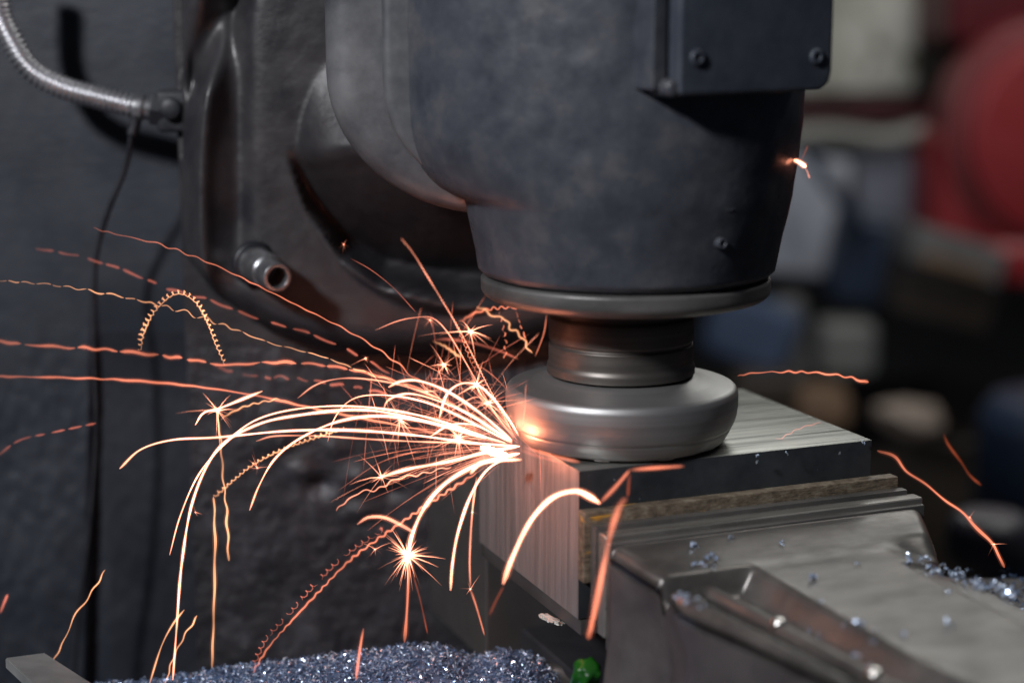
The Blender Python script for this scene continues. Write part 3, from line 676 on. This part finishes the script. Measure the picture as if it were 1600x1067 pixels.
# ================================================================== SPARKS
PXW = 1/36.5                                  # centimetres per photo pixel at the focus distance
rs = random.Random(21)
def trail(pts, w, mat, label, y0=-1.8, y1=-1.8, wave=None, coil=None, dash=None, taper=(1, 1), group=None, cat='spark', name='spark_trail'):
    n = len(pts); P = [aty(x, y, y0+(y1-y0)*i/(n-1)) for i, (x, y) in enumerate(pts)]
    base, ln = spline(P, 60); N = max(16, min(900, int(ln/PXW/(2.2 if (coil or wave) else 6))))
    base, ln = spline(P, N)
    out = []; ph = rs.uniform(0, 6)
    for i, p in enumerate(base):
        t = (base[min(i+1, N-1)]-base[max(i-1, 0)]).normalized(); side = Vector((-t.z, 0, t.x))
        side = side.normalized() if side.length > 1e-3 else Vector((0, 0, 1)); up = t.cross(side)
        s = ln*i/(N-1)/PXW
        if wave: a, wl = wave; wob = 1+.35*math.sin(s*.011+ph); f = math.sin(2*math.pi*s/wl+ph+.8*math.sin(s*.02)+2.6*noise.noise(Vector((s/wl*.45, ph, 0))))*(.65+.9*noise.noise(Vector((s/wl*.35, ph, 7)))); p = p+side*(f*a*wob*PXW)+up*(math.cos(2*math.pi*s/wl)*a*.5*PXW)
        if coil: a, wl = coil; a *= 1+.7*noise.noise(Vector((s/40, ph, 3))); th = 2*math.pi*s/wl+1.6*noise.noise(Vector((s/50, ph, 9))); p = p+side*(math.sin(th)*a*PXW)+t*(math.cos(th)*a*.9*PXW)+up*(math.cos(th)*a*.5*PXW)
        out.append(p)
    r = lambda t: .5*(w*.66 if mat in ('white', 'hot') else w*.78)*PXW*(taper[0]+(taper[1]-taper[0])*t)*(.84+.5*noise.noise(Vector((t*ln*.8, ph, 0))))*min(1, .35+min(t, 1-t)*N/2.5)
    V, Fc, H = [], [], []
    def grow(pts_, rad, t0, t1, f=1.0):
        m0 = len(V); sd = 7 if w > 4 else 5
        for sc_, hh in ((1, 1.0), (2.3, .07)) if w > 1.9 else ((1, 1.0),):  # wide faint tube is a modelled glow halo around the spark
            n0 = len(V); tube_geo(pts_, lambda t: rad(t)*sc_, sd, V, Fc)
            for q in range(len(V)-n0):
                t = t0+(t1-t0)*(q//sd)/max(1, len(pts_)-1)
                H.append(f*hh*(.25+.75*min(1, t*5+.15))*(.5+.55*t)*(1+.8*noise.noise(Vector((t*ln*.7, ph, 5))))*min(1, .35+(1-t)*8))
    if dash:
        on, off = dash; i = 0; step = ln/(N-1)/PXW
        while i < N-3:
            a = max(3, int(on*rs.uniform(.5, 1.4)/step)); seg = out[i:i+a+1]
            if len(seg) > 2:
                grow(seg, lambda t, o_=i, a=a: r((o_+t*a)/N)*min(1, .25+min(t, 1-t)*6), i/N, min(1, (i+a)/N), rs.uniform(.5, 1.1))
            i += a+max(1, int(off*rs.uniform(.4, 1.6)/step))
    else: grow(out, r, 0, 1)
    o = put(name, V, Fc, G[mat]); heat(o, H); tag(o, label, cat, group or 'glowing spark trails'); return o
def heat(o, H):
    a = o.data.attributes.new('warmth', 'FLOAT', 'POINT'); a.data.foreach_set('value', H)
def burst(px, py, r, n, label, Y=-1.8, mat='white', w=1.6, group='star shaped spark bursts', core=3):
    c = aty(px, py, Y); V, Fc, H = [], [], []
    for k in range(n):
        d = Vector((rs.gauss(0, 1), rs.gauss(0, .7), rs.gauss(0, 1))).normalized(); L_ = r*PXW*rs.uniform(.25, 1)**1.5
        bend = Vector((0, 0, -1))*L_*.12; hk = rs.choice([.08, .15, .3, .7]); L_ *= rs.choice([.6, 1, 1, 1.5])
        pts = [c, c+d*L_*.35, c+d*L_*.7+bend*.4, c+d*L_+bend]; n0 = len(V)
        tube_geo(pts, lambda t: w*.5*PXW*(1-.85*t), 4, V, Fc)
        H += [hk*(1-.28*(q//4)) for q in range(len(V)-n0)]
    for sc_, hh in ((.4, .5), (1.0, .06)):  # faint outer shell is a modelled glow around the core
        b = lathe([(.02, -.9), (.7, -.6), (1, 0), (.7, .6), (.02, .9)], (0, 0, 0), 8); n0 = len(V)
        V += [c+v*core*sc_*PXW for v in b[0]]; Fc += [tuple(n0+i for i in f) for f in b[1]]; H += [hh]*len(b[0])
    o = put('spark_burst', V, Fc, G[mat]); heat(o, H); tag(o, label, 'spark burst', group); return o

T = trail
T([(146, 357), (190, 368), (250, 382), (330, 412), (400, 445), (470, 480), (540, 515), (600, 552), (660, 600), (720, 650)], 2.6, 'orange', 'thin wavy orange trail passing right under the steel socket, highest of the long ones', 4, -1, wave=(1.8, 38), taper=(.6, 1.2))
T([(55, 388), (130, 402), (200, 425), (265, 452), (330, 470), (400, 497), (480, 520), (550, 550), (620, 590)], 6, 'salmon', 'blurred broken orange trail just above the coiled arch', 7, 2, dash=(34, 16), wave=(1.5, 60))
T([(-6, 438), (80, 445), (150, 456), (220, 470), (290, 488), (360, 512), (420, 535), (500, 556), (560, 578), (640, 605)], 3, 'yellow', 'thin yellow dashed trail crossing behind the coiled arch', 2, -1, wave=(2, 34), dash=(30, 2.5))
T([(218, 548), (222, 520), (238, 488), (262, 463), (285, 457), (308, 472), (326, 505), (342, 545), (352, 568)], 3.6, 'yellow', 'tightly coiled yellow spark arch like a spring on the left', 0, 0, coil=(3.6, 8.5), taper=(1.25, .6))
T([(-6, 533), (60, 540), (150, 545), (230, 553), (300, 562), (350, 570), (430, 566), (500, 570), (570, 582), (640, 603), (700, 628), (760, 662)], 6.5, 'orange', 'thick knotted orange trail running under the coiled arch to the left edge', 5, 0, wave=(1.9, 46), dash=(70, 6))
T([(340, 575), (400, 588), (450, 590), (520, 600), (590, 612), (650, 630)], 5.5, 'salmon', 'dull broken orange trail just below the thick knotted one', 7, 2, wave=(2.5, 40), dash=(30, 14))
T([(-6, 588), (100, 590), (200, 594), (300, 603), (400, 618), (500, 640), (600, 660), (700, 680)], 5, 'orange', 'long smooth orange trail reaching the left edge below the knotted one', 4, -1, wave=(.8, 50))
T([(-6, 714), (30, 688), (80, 676), (155, 660)], 5, 'salmon', 'short dashed orange trail at the left edge halfway down', 4, 3, dash=(28, 10))
T([(82, 1035), (100, 1000), (118, 960), (140, 930), (165, 890)], 3, 'yellow', 'thin yellow trail rising from the grey bar at lower left', -1, -1, wave=(1.6, 42))
T([(0, 958), (5, 945), (12, 928)], 5, 'salmon', 'tiny orange stub at the left edge low down', 3, 3)
T([(187, 732), (220, 702), (270, 687), (340, 683), (450, 673), (550, 672), (650, 680), (740, 692), (812, 697)], 5.5, 'white', 'long white hot arch whose left tip hooks down farthest left', -1, -2, taper=(.7, 1.1))
T([(410, 611), (380, 623), (345, 637), (318, 645), (305, 664)], 6, 'white', 'short thick white stroke crossing the leftmost star burst', -1, -1, taper=(1.1, .5))
T([(345, 655), (360, 645), (385, 634), (410, 628), (437, 623)], 4, 'yellow', 'short wavy yellow stroke right of the leftmost star burst', -1, -1, wave=(2, 17))
T([(338, 640), (345, 690), (348, 740), (354, 800), (357, 876)], 4.6, 'yellow', 'wavy yellow trail dropping straight down from the leftmost star burst', -1, -1, wave=(1.4, 36))
T([(331, 1042), (334, 960), (336, 850), (334, 776)], 5, 'yellow', 'long straight orange drop ending near the chips, left of centre', -2, -2, wave=(.8, 60))
T([(334, 776), (370, 745), (400, 722), (440, 702), (500, 680), (540, 668)], 3.8, 'yellow', 'zigzag yellow trail linking the straight drop to the sparks on its right', -2, -2, coil=(2.3, 9))
T([(265, 867), (282, 805), (310, 742), (350, 694), (400, 656), (470, 638), (560, 635), (660, 650), (760, 682)], 3.6, 'white', 'thin white arch falling left, upper of the two side by side', -1, -2, taper=(.6, 1.2))
T([(270, 1062), (276, 980), (284, 880), (302, 780), (340, 702), (400, 664), (470, 648), (560, 640), (640, 652), (760, 685)], 5, 'white', 'longest white trail curving down to the bottom edge at left', -3, -2, taper=(.8, 1.1))
T([(233, 1070), (252, 1010), (270, 975), (288, 952)], 3.6, 'yellow', 'short yellow curve at the bottom edge left of the long white trail', -3, -3)
T([(258, 1070), (270, 1030), (290, 990), (309, 962)], 3, 'yellow', 'short wavy yellow curve at the bottom right of the long white trail', -3, -3, wave=(1.4, 30))
T([(390, 797), (405, 758), (430, 716), (470, 684), (530, 658), (600, 650), (690, 664), (790, 692)], 5, 'white', 'bold white arch ending above the dark casting in the middle left', -1, -2, taper=(.7, 1.1))
T([(400, 689), (430, 681), (500, 681), (580, 686), (660, 690), (740, 692), (810, 697)], 4, 'hot', 'flat hot trail starting between the two bold arches', -1, -2)
T([(465, 622), (490, 603), (520, 593), (560, 591), (620, 600), (680, 620), (740, 650), (800, 690)], 3.8, 'hot', 'slim yellow white arch, highest of the short arches left of the cutter', -1, -2)
T([(512, 690), (522, 655), (545, 627), (580, 617), (640, 622), (700, 642), (800, 692)], 3.4, 'white', 'white arch whose thin tip drops below the crowded sparks', -1, -2, taper=(.5, 1.3))
T([(607, 605), (625, 596), (655, 595), (700, 612), (750, 645), (800, 688)], 4.6, 'white', 'small bold arch hooked at its left end above the crowd', -2, -2)
T([(598, 643), (608, 624), (640, 615), (690, 628), (740, 652), (800, 690)], 4, 'white', 'small arch just under the hooked one', -2, -2)
T([(686, 655), (697, 618), (718, 600), (745, 601), (770, 622), (795, 655), (810, 680)], 4.2, 'white', 'round arch nearest the cutter', -2, -2)
T([(690, 655), (715, 635), (745, 620), (765, 635), (800, 672)], 3.2, 'hot', 'low rounded arch nested inside the one nearest the cutter', -2, -2)
T([(672, 682), (700, 665), (730, 662), (752, 668)], 4, 'white', 'short white stroke lying low in the crowded sparks', -2, -2)
T([(525, 797), (545, 780), (565, 768), (590, 764), (620, 748), (650, 742), (680, 735), (705, 728)], 3, 'hot', 'jagged thin trail below the star on the left of centre', -2, -2, wave=(3, 24))
T([(595, 745), (640, 732), (700, 721), (760, 706), (812, 697)], 7, 'white', 'very thick white streak from the contact point to the star below it', -3, -2)
T([(636, 880), (644, 835), (668, 785), (705, 748), (755, 722), (812, 708)], 7.5, 'white', 'very thick white arch falling into the biggest burst', -4, -2, taper=(1.2, 1))
T([(632, 1003), (636, 950), (639, 885)], 6, 'orange', 'straight orange drop beneath the biggest burst', -4, -4)
T([(643, 890), (656, 935), (668, 990)], 3, 'dim', 'faint red drop slanting right beneath the biggest burst', -4, -4)
T([(558, 819), (575, 808), (600, 808), (625, 819), (648, 832)], 6.5, 'hot', 'short thick hook joining the biggest burst from the left', -4, -4)
T([(395, 1050), (420, 1010), (455, 970), (500, 922), (550, 872), (610, 828), (680, 780), (745, 738)], 4.2, 'orange', 'long rippled orange trail running down to the chip heap', -3, -3, wave=(2, 17))
T([(392, 1046), (415, 998), (450, 960), (495, 908), (545, 862), (600, 826)], 2.6, 'salmon', 'fine looped orange trail beside the long rippled one', -3, -3, coil=(3.6, 12), dash=(48, 9))
T([(704, 922), (707, 880), (716, 830), (735, 775), (760, 735), (795, 712)], 4.4, 'white', 'white arch dropping in front of the left edge of the block end', -5, -3)
T([(735, 918), (734, 870), (738, 800), (745, 745)], 3.8, 'hot', 'near straight hot drop just right of the arch before the block end', -5, -4)
T([(735, 920), (745, 950), (757, 992)], 3, 'orange', 'thin orange tail below the small star beneath the block', -5, -5)
T([(786, 912), (800, 872), (828, 815), (862, 778), (898, 767), (920, 775), (937, 786)], 7.5, 'white', 'thick bright arch in front of the sawn end of the block', -8, -8)
T([(937, 786), (962, 760), (984, 734)], 5.5, 'orange', 'orange stroke rising from the thick arch to the block edge', -8, -8)
T([(984, 734), (1020, 731), (1069, 728)], 6, 'orange', 'flat orange stroke in front of the black block face', -8, -8)
T([(984, 738), (982, 758), (981, 776)], 4, 'dim', 'faint red link under the flat stroke', -8, -8)
T([(979, 778), (968, 792), (955, 830), (942, 890), (930, 950), (919, 998)], 10, 'orange', 'widest orange drop falling in front of the vise corner', -10, -10, wave=(.5, 20))
T([(764, 962), (775, 938), (787, 915)], 3.6, 'dim', 'dim red tail below the thick arch', -8, -8)
T([(568, 981), (563, 1010), (556, 1062)], 5, 'orange', 'short orange stroke over the chip heap', -5, -5)
T([(627, 373), (645, 395), (668, 432), (690, 468), (712, 505), (735, 548), (760, 598), (785, 645), (803, 680)], 2.1, 'hot', 'tall fine coiled trail climbing highest above the sparks', 8.2, -2, coil=(1.1, 6.5), taper=(.9, 1.2))
T([(712, 505), (728, 540), (745, 580), (765, 620)], 1.8, 'orange', 'coiled strand beside the tall fine coiled trail', -2, -2, coil=(2.8, 8))
T([(548, 404), (580, 422), (615, 450), (650, 488)], 1.6, 'salmon', 'hair thin orange line in front of the round boss', -1, -1)
T([(586, 516), (620, 502), (650, 496), (676, 497), (700, 520), (730, 570), (770, 640), (803, 684)], 3.6, 'hot', 'hooked hot trail with a forked tip left of the flange', -2, -2, taper=(.5, 1.1))
T([(745, 479), (757, 484), (768, 493), (788, 498), (800, 515), (815, 525), (822, 540), (831, 552)], 4.6, 'yellow', 'fat wavy yellow squiggle beside the cutter neck', -3, -3, wave=(3.6, 19))
T([(718, 503), (745, 488), (780, 481), (820, 482), (862, 488)], 4, 'orange', 'wavy orange trail ending at the underside of the flange', -3, -3, wave=(2, 14), taper=(1.3, .4))
T([(780, 485), (786, 510), (790, 540), (788, 565)], 2.6, 'orange', 'broken thin drop left of the yellow squiggle', -3, -3, dash=(9, 4), wave=(1.5, 14))
T([(806, 485), (812, 505), (820, 525), (826, 545)], 2.6, 'orange', 'broken thin drop right of the yellow squiggle', -3, -3, dash=(10, 4), wave=(1.5, 14))
T([(675, 532), (700, 530), (740, 536), (780, 548), (810, 561)], 6, 'salmon', 'blunt salmon stroke ending at the cutter top', -4, -4)
T([(676, 533), (695, 541), (720, 559)], 4.2, 'yellow', 'short yellow stroke under the blunt salmon one', -4, -4, wave=(1, 8))
T([(854, 490), (851, 515), (845, 535), (836, 557)], 1.8, 'orange', 'hair thin curved line against the cutter neck', -4, -4)
T([(1152, 588), (1175, 583), (1220, 581), (1270, 582), (1320, 588), (1357, 598)], 4.2, 'orange', 'wavy orange trail alone to the right of the cutter', -1, 1, wave=(1.5, 28), taper=(.6, 1.2))
T([(1371, 703), (1400, 715), (1418, 738), (1450, 758), (1480, 785), (1510, 805), (1535, 835), (1556, 855), (1568, 887)], 5.6, 'orange', 'wavy orange trail falling at the right past the end of the block', 0, -2, wave=(1.8, 60))
T([(1474, 677), (1482, 695), (1502, 722), (1515, 742), (1533, 758)], 5, 'dim', 'dull red streak above the wavy orange trail at the right', 5, 5)
T([(1240, 250), (1249, 254), (1259, 261)], 6.5, 'white', 'tiny white hot spark beside the right side of the spindle head', -3, -3)
T([(1250, 255), (1258, 238), (1262, 228)], 1.6, 'dim', 'faint upward ray of the tiny spark beside the head', -3, -3)
T([(1257, 260), (1262, 270), (1265, 279)], 1.8, 'hot', 'short downward ray of the tiny spark beside the head', -3, -3)
T([(818, 698), (850, 708), (880, 716), (906, 722)], 4.5, 'orange', 'orange streak running right along the block edge under the cutter', -7, -7)
T([(812, 702), (845, 714), (880, 722)], 3, 'salmon', 'fainter streak beside the one under the cutter rim', -7, -7)
T([(815, 718), (780, 719), (750, 724), (735, 740)], 6, 'white', 'short thick curl from the contact point down over the block end', -5, -6)
T([(1284, 660), (1262, 665), (1243, 672), (1225, 682), (1205, 690)], 2.5, 'salmon', 'orange streak drawn as a spark reflection in the bright top of the block', 0, 0, wave=(1.5, 18))  # glowing tube over the block top stands for a reflected spark
for (x, y, r, n, cr, lb) in (
    (340, 642, 66, 26, 6, 'leftmost star burst at the crossing of white trails'), (402, 731, 40, 12, 4, 'small four pointed star in the middle left'),
    (596, 745, 72, 16, 8, 'star burst with long soft rays left of the block'), (637, 868, 58, 110, 15, 'biggest and densest burst like a flower below the crowd'),
    (586, 858, 50, 14, 5, 'star left of the biggest burst'), (735, 518, 56, 26, 7, 'star burst beside the flange underside'), (694, 570, 30, 34, 6, 'small fuzzy star above the crowded sparks'),
    (571, 560, 22, 20, 4, 'small star high on the left of the crowd'), (537, 382, 14, 12, 2, 'tiny star in front of the round boss'), (625, 656, 85, 24, 6, 'wide star with needle rays in the crowd left half'),
    (744, 602, 46, 40, 8, 'bright star on top of the round arch near the cutter'), (667, 612, 60, 16, 5, 'star at the crossing of arches in the crowd'), (716, 684, 60, 40, 12, 'fiery star close to the contact point'),
    (735, 920, 22, 14, 4, 'small star below the block end'), (738, 800, 22, 14, 4, 'small star on the hot drop before the block end'), (672, 500, 24, 16, 4, 'forked little star left of the flange'),
    (762, 630, 36, 30, 7, 'star tucked between the round arch and the cutter'), (1515, 808, 14, 10, 4, 'little flare on the wavy trail at the far right'), (1553, 850, 16, 12, 4, 'lower flare on the wavy trail at the far right'), (305, 800, 16, 8, 2, 'tiny faint star beside the long white trail')):
    burst(x, y, r, n, lb, Y=-2.5 if x < 1200 else -1.5, mat='white' if cr > 5 else 'hot', core=cr*.7, w=1.9 if cr > 12 else 1.2)
# fan of fine sparks
O3 = aty(815, 697, -2.4)
for k in range(85):
    a = rs.choice([rs.gauss(172, 16), rs.gauss(150, 18), rs.gauss(188, 12), rs.gauss(125, 12)]); L_ = rs.uniform(50, 300)*(1 if 150 < a < 200 else .6)
    start = rs.uniform(.1, .6)*L_; ca, sa = math.cos(R(a)), math.sin(R(a)); g = rs.uniform(.0002, .0012)
    pts = []
    for j in range(5):
        s = start+(L_-start)*j/4; pts.append((815+ca*s+rs.uniform(-1, 1), 697-sa*s+g*s*s))
    T(pts, rs.choice([1, 1.2, 1.6, 2.2]), rs.choice(['hot', 'orange', 'orange', 'salmon']), 'fine short spark in the dense fan beside the cutter contact', -2.4, -2.4+rs.uniform(-3, 3), taper=(1, .4), group='fine sparks fanning from the contact point')
for k in range(85):
    x, y = rs.gauss(690, 60), rs.gauss(640, 48); a = rs.choice([rs.uniform(0, 180), rs.gauss(92, 9), rs.gauss(35, 12)]); L_ = rs.uniform(25, 90); dx, dy = math.cos(R(a))*L_, math.sin(R(a))*L_
    b_ = rs.uniform(0, .18)*L_; T([(x-dx, y+dy+b_), (x, y), (x+dx, y-dy+b_)], rs.choice([.9, 1.1, 1.4]), rs.choice(['hot', 'orange', 'salmon', 'salmon']), 'needle thin spark crossing the dense fan', -3, -3+rs.uniform(-2, 2), taper=(.4, 1), group='needle sparks in the crowd')
# molten point where the cutter bites: it gives off the orange light
bm = bmesh.new(); bmesh.ops.create_icosphere(bm, subdivisions=3, radius=1)
c_ = aty(772, 706, -2.4)
for v in bm.verts:
    n = 1+.5*noise.noise(v.co*2.5); d = v.co.copy(); v.co = c_+Vector((d.x*.5*n, d.y*.25*n, d.z*.15*n-.16*d.x))
tag(from_bm('contact_flare', bm, G['core']), 'white hot glowing point where the cutter bites the block corner', 'spark flare')

for o in bpy.data.objects:
    if '_o' in o: del o['_o']
